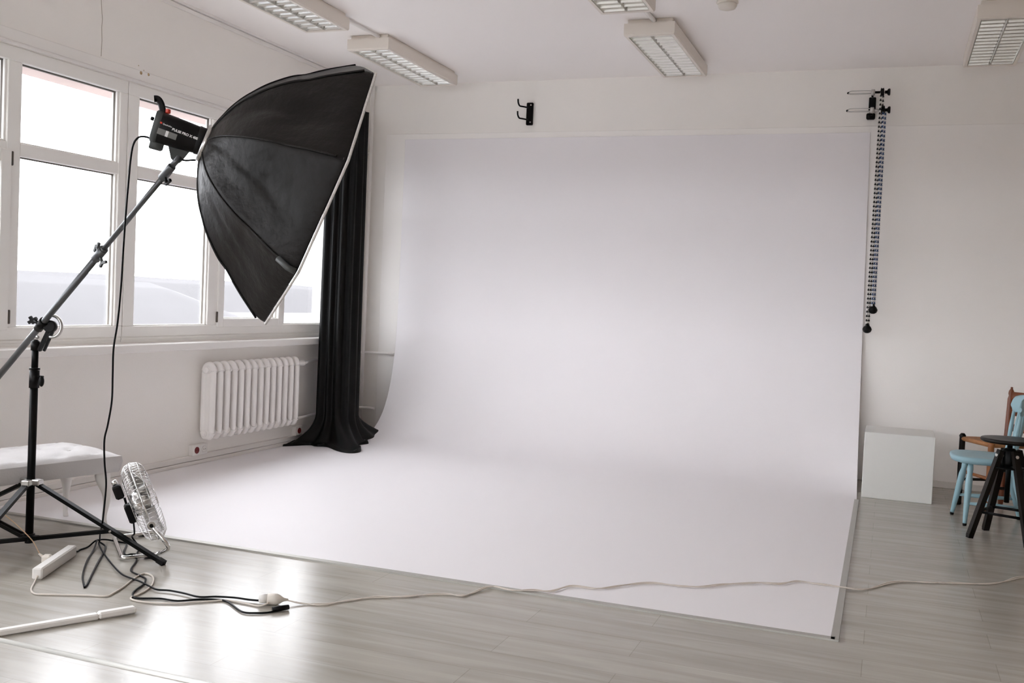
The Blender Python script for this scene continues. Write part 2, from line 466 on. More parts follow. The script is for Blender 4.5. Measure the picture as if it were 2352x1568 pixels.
# ---- outside, several floors below: snowy ground and a wooded ridge
struct(MB().add([(-2500,-1500,-11),(-0.8,-1500,-11),(-0.8,2500,-11),(-2500,2500,-11)],[(0,1,2,3)]).build('ground', SNOW))
def ridge(i,j,near):
    y = (-420+720*i/160) if near else (60+1000*i/160)
    k = min(1,max(0,(y-264)/26)); k = k*k*(3-2*k)
    x0 = -185 if near else -300
    x = x0-42*(0,0.2,0.4,0.6,0.8,1.0,1.3)[j]
    hh = (13.5 if near else 15.4)+0.35*math.sin(y*0.016+1)+0.25*math.sin(y*0.041)+0.3*noise.noise(V((y*0.04,j*3.1,0)))
    if near: hh *= 1-0.97*k
    return V((x,y,-11+hh*(0,0.21,0.42,0.62,0.82,1.0,0.0)[j]))
tag(MB().grid(lambda i,j: ridge(i,j,True),161,7).grid(lambda i,j: ridge(i,j,False),161,7).build('wooded_hill', FOREST),'pale hazy wooded hill on the horizon beyond the windows','hill',kind='stuff')

# ================================================================== THE WHITE SWEEP
root = thing('photo_backdrop',(2.5,-2.0,0),'large white vinyl backdrop sweeping from the back wall over the floor','backdrop')
prof = [(-0.018,2.738),(-0.020,2.2),(-0.022,1.7),(-0.030,1.25),(-0.040,1.0),(-0.062,0.78),(-0.095,0.60),(-0.14,0.44),(-0.20,0.31),(-0.28,0.20),(-0.38,0.115),(-0.50,0.058),(-0.66,0.022),(-0.85,0.007),(-1.05,0.004)]
cp = catmull([(0,y,z) for y,z in prof],5)
cp.insert(1,V((0,-0.018,2.7365)))
cp += [V((0,y,0.004)) for y in (-1.3,-1.7,-2.1,-2.5,-2.9,-3.3,-3.7,-4.0,-4.237,-4.24)]
def sweep(i,j):
    p = cp[j]; t = (0,0.0006)[i] if i < 2 else (1-(0.0006,0)[i-61] if i > 60 else (i-1)/60)
    k = min(1,max(0,(-p.y-0.55)/0.5)); k = k*k*(3-2*k)
    xl = 0.398*(1-k)+0.034*k
    xr = 4.462+(2.738-max(p.z,0))/2.738*0.052 + 0.026*min(1,max(0,-p.y/0.9))
    x = xl+(xr-xl)*t
    wob = 0.004*noise.noise(V((x*1.3,p.z*1.1,3)))*(1 if 0.3 < p.z < 2.6 else 0)
    return V((x,p.y-abs(wob),p.z))
m = MB().grid(sweep,63,len(cp)); m.build('sheet', VINYL, root, solid=0.003)
m = MB()
m.bar((0.04,-4.25,0.004),(4.556,-4.25,0.004),0.034,0.008)
m.build('edging_strip', STRIP, root)
m = MB(); m.bar((4.556,-4.267,0.004),(4.541,-0.98,0.004),0.030,0.008); m.build('edging_strip', STRIP, root)

# ================================================================== SOFTBOX LAMP ON A BOOM
RC = V((2.376,-4.704,1.702)); AX = V((0.722,0.606,-0.337)).normalized()
ND = V((0.600,-0.789,-0.131)); ND = (ND-AX*ND.dot(AX)).normalized(); UP = AX.cross(ND)
if UP.z < 0: UP = -UP
REAR = V((2.024,-5.007,1.884)); RAD0 = 0.596; DEP = 0.444
angs = [math.radians(a) for a in (60,15,-30,-75,-120,-165,150,105)]
def ringpt(a_f, ang_i, frac, rr):
    a0, a1 = angs[ang_i], angs[(ang_i+1) % 8]
    p0 = ND*math.cos(a0)+UP*math.sin(a0); p1 = ND*math.cos(a1)+UP*math.sin(a1)
    return REAR+AX*(DEP*a_f)+(p0*(1-frac)+p1*frac)*rr
box = thing('octagonal_softbox', RC, 'big black octagonal softbox tilted down in front of the windows','softbox')
rprof = [(0.0,0.10),(0.02,0.165),(0.05,0.235),(0.09,0.318),(0.15,0.408),(0.22,0.487),(0.30,0.568),(0.40,0.648),(0.50,0.716),(0.60,0.765),(0.70,0.83),(0.80,0.89),(0.90,0.945),(1.0,1.0),(1.09,1.012)]
NS = 14
def shell(i,j):
    af, rf = rprof[j]
    k, s = divmod(i, NS); fr_ = s/NS
    sag = math.sin(PI*fr_)*(0.035*math.sin(PI*min(1,af)))
    p = ringpt(af,k,fr_,RAD0*rf*(1-sag))
    nrm = (p-(REAR+AX*(DEP*af))).normalized()
    e = math.sin(PI*fr_)**0.7*math.sin(PI*min(1,af+0.03))**0.8
    wr = 0.024*noise.noise(p*5.5+V((3,1,0)))+0.013*noise.noise(V((p.x*11,p.y*11,p.z*22)))
    crease = -0.012*max(0,1-abs((fr_-0.45)*2.2-(af-0.45))*6)
    return p+nrm*e*(wr+crease)
m = MB().grid(shell,8*NS,len(rprof),wrap=True)
shell_o = m.build('shell', FAB, box, solid=0.002)
sd = shell_o.modifiers.new('sub','SUBSURF'); sd.levels = 1; sd.render_levels = 1
# seams where the eight ribs run
for k in range(8):
    P_ = [ringpt(af,k,0,RAD0*rf-0.001) for af,rf in rprof[:-1]]
    MB().tube(catmull(P_,3),0.005,6).build('rib', FAB, box)
# pale piping round the front and the recessed diffuser
P_ = []
for k in range(8):
    for s in range(6): P_.append(ringpt(1.10,k,s/6,RAD0*1.012))
tag(MB().tube(P_,0.0055,8,closed=True).build('piping', PIPING, box),label='pale woven piping round the front rim')
c0 = REAR+AX*(DEP*1.06)
MB().add([ringpt(1.06,k,0,RAD0*1.005) for k in range(8)],[list(range(8))]).build('diffuser', DIFFUSER, box)
# patch, corner tab
P_ = [ringpt(af,2,0.0,RAD0*rf+0.008) for af,rf in ((0.90,0.945),(1.0,1.0),(1.07,1.01))]
MB().tube(P_,0.013,6).build('corner_tab', GREYP, shell_o)
MB().lathe([(0.072,-0.012),(0.078,-0.012),(0.080,0.006),(0.072,0.010),(0.060,0.006)],REAR,AX,28).build('speed_ring', STEEL, box)

# --- strobe head
AS = V((0.732,0.639,-0.235)).normalized()
NS_ = V((0.625,-0.768,-0.140)); NS_ = (NS_-AS*NS_.dot(AS)).normalized(); US = NS_.cross(AS)
if US.z < 0: US = -US
SB = V((1.826,-5.087,1.947))       # centre of the back plate
px = 0.001782
def sp(s_, v_, n_=0.0): return SB+AS*(s_*px)+US*(v_*px)+NS_*(n_*px)
strobe = thing('studio_strobe', SB, 'black studio flash head with white lettering behind the softbox','flash head')
def rsec(s_, hw, hv, ex=3.2, n=28, cv=0):
    out = []
    for k in range(n):
        a = 2*PI*k/n; ca, sa = math.cos(a), math.sin(a)
        out.append(sp(s_, cv+math.copysign(abs(sa)**(2/ex),sa)*hv, math.copysign(abs(ca)**(2/ex),ca)*hw))
    return out
def loft(secs, name, m_, parent, smooth=True):
    n = len(secs[0]); mb = MB()
    mb.add([p for s in secs for p in s],[(i*n+k,i*n+(k+1)%n,(i+1)*n+(k+1)%n,(i+1)*n+k) for i in range(len(secs)-1) for k in range(n)],smooth)
    mb.add(secs[0],[list(range(n))]); mb.add(secs[-1],[list(range(n))])
    return mb.build(name, m_, parent)
loft([rsec(8,30,34),rsec(14,33,36),rsec(60,32.5,34.5),rsec(100,32,32)],'body',BLACKP,strobe)
loft([rsec(-1,30,33),rsec(2,33,37),rsec(12,34,38),rsec(14,33,36)],'rear_cap',GREYP,strobe)
loft([rsec(98,33,32),rsec(101,35,34),rsec(119,34,32),rsec(121,31,29)],'front_collar',BLACKP,strobe)
loft([rsec(3,15,10,cv=-41),rsec(6,17,12,cv=-41),rsec(30,17,11,cv=-41),rsec(34,14,8,cv=-40)],'power_block',GREYP,strobe)
MB().tube(catmull([sp(14,33,0),sp(8,44,0),sp(2,54,0),sp(-6,60,0),sp(-14,58,0)],5),0.0085,8,sq=(0.012,0.006)).build('carry_handle',BLACKP,strobe)
tag(MB().box((-0.009,-0.009,-0.008),(0.009,0.009,0.011),0.003,Matrix.Translation(sp(22,40,4))).build('test_button',REDLAMP,strobe),label='small orange red button')
MB().lathe([(0.008,0),(0.008,0.012),(0.004,0.014)],sp(-2,14,0),-AS,12).build('dial',BLACKP,strobe)
# U-shaped mount, tilter and spigot
mk = MB()
mk.prism([sp(38,-30,-6),sp(92,-30,-6),sp(88,-40,-6),sp(80,-60,-6),sp(66,-66,-6),sp(56,-60,-6),sp(44,-36,-6)],NS_*(12*px))
mk.build('tilt_bracket',GREYP,strobe)
MB().lathe([(0.012,-0.014),(0.014,-0.012),(0.014,0.014),(0.01,0.016)],sp(72,-58,0),NS_,14).build('tilt_bolt',STEEL,strobe)
MB().tube([sp(72,-56,0),sp(88,-54,2),sp(108,-46,3),sp(118,-40,2)],0.004,8).build('tilt_lever',BLACKP,strobe)
mm = Matrix((AS.to_4d(),US.to_4d(),NS_.to_4d(),V((0,0,0,1)))).transposed()
def flat_on_strobe(s_,v_,n_,ang=0):
    t = Matrix((AS,US,NS_)).transposed().to_4x4() @ Matrix.Rotation(math.radians(ang),4,'Z')
    t.translation = sp(s_,v_,n_); return t
dl = MB().box((0,-0.012,-0.001),(0.077,0.012,0.001),0.0,flat_on_strobe(12,-8,33.2,-2)).build('data_label',LABELG,strobe)
MB().box((0.032,-0.012,-0.0008),(0.043,0.012,0.0016),0.0,flat_on_strobe(12,-8,33.2,-2)).build('white_sticker',LETTER,dl)
def lettering(name, txt, size, tm, m_, parent, bold=0.0):
    cu = bpy.data.curves.new(name,'FONT'); cu.body = txt; cu.size = size; cu.extrude = 0.0006; cu.offset = bold
    tmp = bpy.data.objects.new(name,cu); COL.objects.link(tmp)
    dg = bpy.context.evaluated_depsgraph_get()
    me = bpy.data.meshes.new_from_object(tmp.evaluated_get(dg))
    bpy.data.objects.remove(tmp)
    o = bpy.data.objects.new(name,me); COL.objects.link(o); me.materials.clear(); me.materials.append(m_)
    o.parent = parent
    me.transform(tm); o.location = -parent.location
    return o
lettering('model_lettering','PULSE PRO X 400',0.0138,flat_on_strobe(41,3,33.6,-3),LETTER,strobe,0.0006)
lettering('maker_lettering','Quadralite',0.0085,flat_on_strobe(19,9,34.2,-3),LETTER,strobe,0.0001)
MB().box((-0.005,-0.003,-0.0006),(0.003,0.004,0.0006),0.0,flat_on_strobe(15.5,11,34,-3)).build('red_mark',REDLAMP,strobe)

# --- boom stand
ST = V((0.872,-4.747,0))
stand = thing('boom_stand', ST, 'tall black tripod boom stand in front of the white bench','light stand')
lean = V((0.851,-4.718,1.0))-V((0.876,-4.752,0.0))
def pole(z): return V((0.876,-4.752,0))+lean*z
MB().tube([pole(0.035),pole(0.83)],0.0185,16).build('pole',BLACKM,stand)
MB().tube([pole(0.83),pole(1.0)],0.0155,16).build('inner_pole',BLACKM,stand)
m = MB().tube([pole(0.775),pole(0.86)],0.0235,16).tube([pole(0.862),pole(0.872)],0.025,16)
m.build('pole_clamp',BLACKP,stand)
MB().tube([pole(0.83),pole(0.83)+V((0.045,0.01,0))],0.006,8).ball(pole(0.81)+V((0.045,0.0,0.0)),0.018,10,(0.7,0.7,1.5)).build('clamp_knob',BLACKP,stand)
MB().tube([pole(0.955),pole(0.998),pole(1.0),pole(1.008)],[0.021,0.021,0.017,0.010],16).build('pole_top',BLACKP,stand)
MB().tube([pole(0.305),pole(0.335)],0.030,16).build('collar',BLACKP,stand)
MB().tube([pole(0.040),pole(0.075)],0.026,16).tube([pole(0.03),pole(0.04)],0.0195,16).build('lower_collar',BLACKP,stand)
d1 = V((0.995,0.105,0))
for k in range(3):
    a = math.radians((6,172,288)[k])
    d = V((math.cos(a), math.sin(a), 0))
    top = pole(0.315)+d*0.040; foot = V((0.872,-4.747,0.012))+d*0.735
    s_ = d.cross(V((0,0,1)))
    lg = MB().bar(top,foot,0.026,0.017,(0,0,1)).build('leg',BLACKM,stand)
    hinge = top.lerp(foot,0.60)
    bs = MB()
    for o_ in (-0.012,0.012): bs.bar(pole(0.055)+d*0.03+s_*o_,hinge+s_*o_,0.005,0.018,(0,0,1))
    bs.build('brace',BLACKM,stand)
    for z_,(A_,B_) in ((0.322,((-0.012,-0.020,-0.012),(0.030,0.020,0.016))),(0.056,((-0.010,-0.018,-0.010),(0.020,0.018,0.012)))):
        MB().box(A_,B_,0.004,Matrix.Translation(pole(z_)+d*0.028) @ Matrix.Rotation(a,4,'Z')).build('hinge_bracket',STEEL if z_ > 0.1 else BLACKP,stand)
    MB().bar(foot-(foot-top).normalized()*0.03,foot+(foot-top).normalized()*0.006,0.030,0.021).build('foot',BLACKP,lg)
    tag(MB().lathe([(0.005,-0.020),(0.005,0.020)],hinge,s_,8).build('rivet',STEEL,lg))
# boom
PIV = V((0.888,-4.722,1.081)); BD = V((0.792,-0.257,0.554)).normalized()
BL = 1.30
MB().tube([PIV-BD*0.85,PIV+BD*0.665],0.0155,16).build('boom_tube',BOOM,stand)
MB().tube([PIV+BD*0.66,PIV+BD*1.24],0.0115,16).build('inner_boom_tube',BOOM,stand)
MB().tube([PIV+BD*0.575,PIV+BD*0.655],0.0205,16).build('boom_clamp',BOOM,stand)
sideb = BD.cross(V((0,0,1))).normalized(); upb = sideb.cross(BD)
m = MB()
c_ = PIV+BD*0.615
for q in (upb*0.05-sideb*0.0,):
    m.tube([c_,c_-upb*0.045],0.007,8); m.bar(c_-upb*0.045-BD*0.004,c_-upb*0.06+BD*0.030,0.012,0.012,sideb); m.bar(c_-upb*0.045,c_-upb*0.052-BD*0.024,0.012,0.012,sideb)
m.tube([c_,c_+upb*0.035],0.007,8); m.bar(c_+upb*0.032-BD*0.03,c_+upb*0.048+BD*0.0,0.012,0.012,sideb); m.bar(c_+upb*0.035,c_+upb*0.045+BD*0.022,0.012,0.012,sideb)
m.build('wing_knob',GREYP,stand)
MB().tube([PIV+BD*1.19,PIV+BD*1.27,PIV+BD*1.275],[0.019,0.017,0.014],14).build('boom_head',BOOM,stand)
MB().tube([PIV+BD*1.265,PIV+BD*1.33,sp(70,-60,0)],0.0125,12).build('spigot',BOOM,stand)
c_ = PIV+BD*1.215
m = MB().tube([c_,c_-upb*0.04+sideb*0.01],0.005,8); m.bar(c_-upb*0.04+BD*0.018,c_-upb*0.036-BD*0.02,0.012,0.012,sideb); m.build('head_knob',BLACKP,stand)
# swivel where boom and pole meet: sleeve, tilt disc, toothed sector ring and knobs
MB().tube([PIV-BD*0.035,PIV+BD*0.035],0.022,16).build('boom_sleeve',BLACKP,stand)
tow = V((0.35,-0.936,0.0))
dc = PIV+V((0.040,0.016,-0.006))
MB().lathe([(0.026,-0.016),(0.030,-0.012),(0.030,0.012),(0.026,0.016)],dc,tow,24).build('tilt_disc',BLACKP,stand)
P_ = []
for k in range(15):
    a = math.radians(118-k*(220/14))
    e1 = V((0.936,0.35,0)); e2 = V((0,0,1))
    P_.append(dc+e1*(math.cos(a)*0.046+0.008)+e2*(math.sin(a)*0.052))
MB().tube(P_,0.006,6,sq=(0.008,0.006)).build('sector_ring',STEEL,stand)
m = MB().bar(dc+V((-0.004,0,-0.012)),pole(0.955)+V((0.020,0.004,0)),0.016,0.020,tow); m.bar(dc+V((0.014,0.004,-0.02)),pole(0.97)+V((0.040,0.014,-0.015)),0.012,0.012,tow)
m.build('swivel_arm',BLACKP,stand)
kb = PIV-e1*0.035+V((0,0,0.018))
m = MB().tube([PIV,kb],0.009,8); m.bar(kb+V((0,0,0.018))-e1*0.02,kb-V((0,0,0.014))+e1*0.0,0.014,0.014,tow); m.bar(kb-e1*0.026-V((0,0,0.012)),kb+e1*0.012+V((0,0,0.012)),0.014,0.016,tow)
m.build('lock_knob',BLACKP,stand)
MB().ball(pole(1.02)+V((0.012,0.0,0.0)),0.009,12).build('pivot_ball',STEEL,stand)

# ================================================================== CABLES
def cable(name, pts, r, m_, label, cat='cable', group=None, n=7, sub=6):
    return tag(MB().tube(catmull(pts,sub),r,n).build(name, m_, loc=V(pts[0])), label, cat, group)
zf = 0.005
FC = V((1.376,-4.553,0.252))
FA = V((0.672,0.648,0.358)).normalized()
FU = (V((0,0,1))-FA*FA.z).normalized(); FS = FA.cross(FU).normalized()
hang = [(1.839,-5.100,1.886),(1.810,-5.110,1.897),(1.775,-5.113,1.894),(1.757,-5.121,1.864),(1.743,-5.118,1.806),(1.733,-5.114,1.727),(1.716,-5.105,1.603),(1.686,-5.080,1.460),(1.657,-5.056,1.279),(1.623,-5.032,1.130),(1.585,-5.009,1.016),(1.559,-4.981,0.900),(1.533,-4.953,0.783),(1.494,-4.930,0.672),(1.462,-4.913,0.600),(1.446,-4.891,0.498),(1.415,-4.843,0.389),(1.356,-4.785,0.273),(1.270,-4.700,0.163),(1.185,-4.620,0.085),(1.110,-4.540,0.028),(1.120,-4.555,0.012)]
pathB = [(1.241,-4.657),(1.436,-4.808),(1.565,-4.897),(1.646,-4.929),(1.709,-4.947),(1.793,-4.985),(1.852,-5.008),(1.904,-4.994),(1.981,-4.996),(2.067,-5.007),(2.123,-4.972),(2.198,-4.946),(2.271,-4.940),(2.345,-4.921)]
cable('flash_power_cable', hang+[(x,y,zf+0.004) for x,y in pathB], 0.0042, CABLEB, 'long black cable hanging from the flash head down to the floor')
loopA = [(1.076,-4.519,0.022),(1.160,-4.635),(1.252,-4.767),(1.364,-4.909),(1.457,-5.015),(1.545,-5.098),(1.563,-5.115),(1.540,-5.075),(1.444,-4.944),(1.304,-4.749),(1.213,-4.619),(1.150,-4.545),(1.110,-4.535,0.016)]
cable('looped_cable', [(p[0],p[1],p[2] if len(p) > 2 else zf) for p in loopA], 0.0042, CABLEB, 'short black cable looping in a narrow teardrop on the floor')
strc = [(1.128,-4.742,0.030),(1.112,-4.690),(1.100,-4.655),(1.091,-4.596),(1.078,-4.530,0.02),(1.080,-4.466,0.012),(1.124,-4.446),(1.183,-4.448),(1.215,-4.470),(1.28,-4.56),(1.315,-4.60),(1.350,-4.625),(1.357,-4.600),(1.393,-4.586)]
cable('black_plug_cable', [(p[0],p[1],p[2] if len(p) > 2 else zf) for p in strc], 0.0042, CABLEB, 'black cable running from the white socket strip towards the fan')
q_ = FC-FA*0.070-FU*0.072
fanc = [tuple(q_),tuple(q_+V((0.018,-0.012,-0.055))),(1.325,-4.560,0.075),(1.345,-4.530,0.020),(1.345,-4.535),(1.375,-4.585),(1.459,-4.683),(1.526,-4.792),(1.569,-4.837),(1.639,-4.866),(1.698,-4.899),(1.745,-4.970),(1.769,-5.039),(1.798,-5.094),(1.846,-5.131),(1.908,-5.105),(1.947,-5.089),(2.019,-5.082),(2.084,-5.020),(2.153,-4.991),(2.207,-5.000),(2.328,-5.076),(2.387,-5.062),(2.424,-5.033),(2.447,-4.985)]
cable('fan_power_cable', [(p[0],p[1],p[2] if len(p) > 2 else zf) for p in fanc], 0.0042, CABLEB, 'black cable from the metal fan snaking forward to the white coupling')
whit = [(1.305,-5.115,0.02),(1.330,-5.155),(1.400,-5.241),(1.458,-5.279),(1.512,-5.263),(1.654,-5.197),(1.727,-5.170),(1.724,-5.125),(1.698,-5.039),(1.655,-4.935),(1.632,-4.858),(1.638,-4.826),(1.682,-4.841),(1.734,-4.890),(1.782,-4.960),(1.812,-5.034),(1.822,-5.098),(1.822,-5.125),(1.839,-5.150),(1.880,-5.160),(1.948,-5.150),(2.037,-5.110),(2.090,-5.062),(2.144,-5.014),(2.186,-4.980),(2.267,-4.977),(2.342,-4.983),(2.372,-4.957,0.015)]
cable('strip_cable', [(p[0],p[1],p[2] if len(p) > 2 else zf-0.0005) for p in whit], 0.0040, CABLEW, 'white cable curling from the socket strip to the coupling on the floor')
ext = [(2.415,-4.899,0.018),(2.486,-4.865),(2.565,-4.841),(2.618,-4.736),(2.683,-4.665),(2.757,-4.609),(2.844,-4.531),(2.938,-4.464),(3.009,-4.439),(3.044,-4.374),(3.085,-4.268),(3.192,-4.276),(3.280,-4.234),(3.341,-4.200),(3.398,-4.091),(3.514,-4.064),(3.606,-3.949),(3.727,-3.849),(3.844,-3.823),(3.958,-3.782),(4.061,-3.667),(4.171,-3.580),(4.270,-3.557),(4.341,-3.450),(4.442,-3.460),(4.541,-3.453),(4.657,-3.404),(4.794,-3.192),(4.935,-3.112),(5.015,-3.084),(5.156,-3.021),(5.283,-2.914),(5.403,-2.746),(5.55,-2.62),(5.8,-2.50)]
exz = [(p[0],p[1],p[2] if len(p) > 2 else (0.0115 if (p[1] > -4.30 and p[0] < 4.62) else 0.0048)) for p in ext]
exw = catmull(exz,6)
mb = MB().tube(exw,0.0031,7)
mb.tube([p+V((0.45,-0.89,0))*(0.016*math.sin(i*0.42)-0.004)*min(1,i/8) for i,p in enumerate(exw)],0.0027,7)
exo = tag(mb.build('extension_cable', CABLEW, loc=exw[0]), 'long twisted off-white extension cable crossing the white floor sheet to the right','cable')
cable('thin_tan_cord', [(-0.0+0.12,-4.93,0.44),(0.42,-4.90,0.345),(0.80,-4.885,0.215),(1.02,-4.895,0.110),(1.148,-4.952,0.058)], 0.0022, CABLEO, 'thin tan cord stretched down to the plug in the socket strip')

# coupling of the extension cable
def basis(a, b_):
    d = (V(b_)-V(a)); d.normalize(); s_ = d.cross(V((0,0,1))).normalized(); return d, s_, s_.cross(d)
cpl = thing('cable_coupling',(2.38,-4.92,0),'cream round extension socket lying on the floor with cables plugged in','socket')
dC,_,_ = basis((2.345,-4.945,0.024),(2.415,-4.899,0.018))
c_ = V((2.352,-4.938,0.0245))
MB().lathe([(0.017,-0.002),(0.023,0.0),(0.023,0.040),(0.017,0.052),(0.008,0.066),(0.0045,0.085)],c_,dC,24).build('socket_body',CREAMP,cpl)
MB().lathe([(0.010,-0.034),(0.018,-0.030),(0.019,-0.004),(0.016,-0.002)],c_,dC,20).build('white_plug',WHITEP,cpl)
plg = tag(MB().tube([(2.425,-5.010,0.012),(2.447,-4.985,0.012),(2.466,-4.955,0.012)],[0.009,0.0115,0.010],12).build('black_plug',BLACKP),'black plug lying under the cream extension socket','plug')

# white socket strip with its plug
ss = thing('socket_strip',(1.22,-4.93,0),'white plastic socket strip lying on the laminate','power strip')
A0, A1 = V((1.305,-5.120,0.0)), V((1.135,-4.745,0.0))
d, s_, u_ = basis(A0, A1)
mt = Matrix((d, s_, V((0,0,1)))).transposed().to_4x4(); mt.translation = A0
Ls = (A1-A0).length
sbody = MB().box((0,-0.022,0.001),(Ls,0.022,0.052),0.006,mt).build('body',WHITEP,ss)
for k in range(4):
    MB().lathe([(0.020,0.0),(0.020,0.0012),(0.0165,0.0015),(0.016,-0.002)],mt @ V((0.055+k*0.085,-0.022,0.027)),-s_,20).build('outlet',CREAMP,sbody)
MB().box((Ls-0.05,-0.027,0.016),(Ls-0.028,-0.022,0.040),0.002,mt).build('switch',BLACKP,sbody)
pg = tag(MB().box((0.205,-0.064,0.012),(0.245,-0.0235,0.052),0.008,mt).tube([mt @ V((0.225,-0.060,0.040)), mt @ V((0.218,-0.078,0.058))],[0.007,0.004],8).build('white_mains_plug',CREAMP),'small cream plug pushed into the socket strip','plug')

# white plastic tube lying on the floor
tb = thing('plastic_rail',(1.85,-5.5,0),'white plastic rail lying on the floor at the front left','rail')
a_, b_ = V((1.565,-6.010,0.0)), V((1.965,-5.270,0.0))
d, s_, _ = basis(a_, b_)
mt = Matrix((d, s_, V((0,0,1)))).transposed().to_4x4(); mt.translation = a_
Lt = (b_-a_).length
MB().box((0,-0.017,0.001),(Lt-0.145,0.017,0.024),0.005,mt).build('rail_body',WHITEP,tb)
MB().box((Lt-0.145,-0.019,0.001),(Lt,0.019,0.028),0.007,mt).build('rail_sleeve',WHITEP,tb)

# ================================================================== FLOOR FAN
fan = thing('floor_fan',(1.30,-4.52,0),'shiny chrome floor fan tilted back beside the stand leg','fan')
def fp(t,r,a): return FC+FA*t+(FU*math.cos(a)+FS*math.sin(a))*r
def grille(profile, name, nw):
    m = MB()
    for k in range(nw):
        a = 2*PI*k/nw
        m.tube([fp(t,r,a+0.25*(1-r/0.2)) for r,t in profile],0.0011,4)
    for (r,t) in profile[::2]:
        m.tube([fp(t,r,2*PI*i/40) for i in range(40)],0.0014,5,closed=True)
    return m.build(name, CHROME, fan)
grille([(0.035,-0.052),(0.08,-0.056),(0.13,-0.054),(0.165,-0.046),(0.188,-0.026),(0.197,0.0)],'rear_grille',56)
grille([(0.040,0.060),(0.08,0.064),(0.13,0.062),(0.165,0.056),(0.188,0.036),(0.197,0.004)],'front_grille',56)
MB().tube([fp(0.0,0.198,2*PI*i/48) for i in range(48)],0.0045,8,closed=True).build('rim',CHROME,fan)
MB().lathe([(0.001,0.0),(0.038,0.002),(0.040,0.006),(0.001,0.008)],FC+FA*0.060,FA,24).build('badge',CHROME,fan)
m = MB()
for k in range(3):
    a0 = 2*PI*k/3+0.4
    def blade(i,j,a0=a0):
        r = 0.035+0.13*j/8; a = a0+(i/6-0.5)*(1.25-0.3*j/8)
        return fp(0.012+(i/6-0.5)*0.06, r, a)
    m.grid(blade,7,9)
m.lathe([(0.028,-0.012),(0.036,-0.008),(0.034,0.028),(0.02,0.034)],FC,FA,20)
m.build('blades',STEEL,fan,solid=0.002)
MB().lathe([(0.030,-0.050),(0.058,-0.046),(0.062,-0.012),(0.045,-0.002)],FC,FA,28).build('motor_cover',CHROME,fan)
MB().box((-0.045,-0.040,-0.036),(0.045,0.040,0.0),0.008,Matrix.Translation(FC-FA*0.052-FU*0.030) @ Matrix((FU,FS,FA)).transposed().to_4x4()).build('motor_housing',BLACKP,fan)
m = MB().box((-0.030,-0.030,-0.040),(0.036,0.030,0.0),0.008,Matrix.Translation(FC-FA*0.066+FU*0.085) @ Matrix((FU,FS,FA)).transposed().to_4x4())
sbx = m.build('speed_switch_box',BLACKP,fan)
MB().lathe([(0.010,0.0),(0.014,0.002),(0.014,0.020),(0.009,0.023)],FC-FA*0.085+FU*0.125,(FU-FA*0.2),16).build('speed_knob',CHROME,sbx)
MB().tube([FC-FA*0.07+FU*0.05,FC-FA*0.072+FU*0.02],0.006,8).build('wire_link',BLACKP,fan)
# bent tube base: floor loop and two uprights to the side pivots
N1, N2, F2_, F1_ = V((1.460,-4.600,0.013)), V((1.395,-4.705,0.013)), V((1.085,-4.415,0.013)), V((1.15,-4.275,0.013))
pl = FC+FS*0.205-FU*0.075+FA*0.0; pr_ = FC-FS*0.205-FU*0.075
near, far = (pl,pr_) if pl.y < pr_.y else (pr_,pl)
def rnd(P,rad=0.05,n=5):
    out = [V(P[0])]
    for i in range(1,len(P)-1):
        a = (V(P[i-1])-V(P[i])); b_ = (V(P[i+1])-V(P[i])); ra = min(rad,a.length*0.45,b_.length*0.45)
        p0 = V(P[i])+a.normalized()*ra; p1 = V(P[i])+b_.normalized()*ra
        for k in range(n+1):
            t = k/n; out.append(p0*(1-t)**2+V(P[i])*2*t*(1-t)+p1*t*t)
    out.append(V(P[-1])); return out
MB().tube(rnd([near,near+V((0.09,0.03,-0.10)),N1+V((0.045,0.03,0.008)),N1-V((0.03,0.05,0)),N2,F2_,F1_-V((0.02,0.05,0)),F1_+V((0.06,0.06,0.01)),far+V((0.09,0.03,-0.10)),far],0.055),0.0105,12).build('tube_base',CHROME,fan)
for p_ in (N1,F1_): MB().box((-0.022,-0.016,-0.012),(0.022,0.016,0.010),0.004,Matrix.Translation(p_)).build('rubber_foot',BLACKP,fan)
for p_ in (near,far):
    pk = MB().lathe([(0.018,-0.010),(0.020,-0.008),(0.020,0.008),(0.018,0.010)],p_,FS,16).build('pivot_knob',STEEL,fan)
    MB().lathe([(0.009,-0.014),(0.009,0.014)],p_,FS,12).build('pivot_bolt',BLACKP,pk)

# ================================================================== BENCH
be = V((-0.25,-0.968,0)); bs_ = V((0.968,-0.25,0))
BC = V((0.50,-4.12,0))                      # floor point under the far right corner
bench = thing('tufted_bench',(0.55,-4.7,0),'white tufted upholstered bench with curved legs under the windows','bench')
def bq(l,wd,z): return BC+be*l+bs_*wd+V((0,0,z))
BLn, BWd = 1.12, 0.43
def cush(i,j):
    u_ = i/56; v_ = j/24
    l = -0.02+u_*(BLn+0.04); wd = -0.02+v_*(BWd+0.04)
    e = min(u_,1-u_)*BLn*7; e2 = min(v_,1-v_)*BWd*7
    dome = (min(1,e)*min(1,e2))
    dome = dome**0.5 if dome > 0 else 0
    z = 0.388+0.048*dome
    # diamond tufting
    a = (l/0.20+wd/0.16); b2 = (l/0.20-wd/0.16)
    t = min(abs(a-round(a)),abs(b2-round(b2)))
    q = max(0,1-t*9)*0.006*min(1,dome)
    k = max(0,1-3.2*math.hypot(a-round(a),b2-round(b2)))*0.014*min(1,dome)
    return bq(l,wd,z-q-k)
m = MB().grid(cush,57,25)
ring = [cush(i,0) for i in range(57)]+[cush(56,j) for j in range(1,25)]+[cush(i,24) for i in range(55,-1,-1)]+[cush(0,j) for j in range(23,0,-1)]
nn = len(ring)
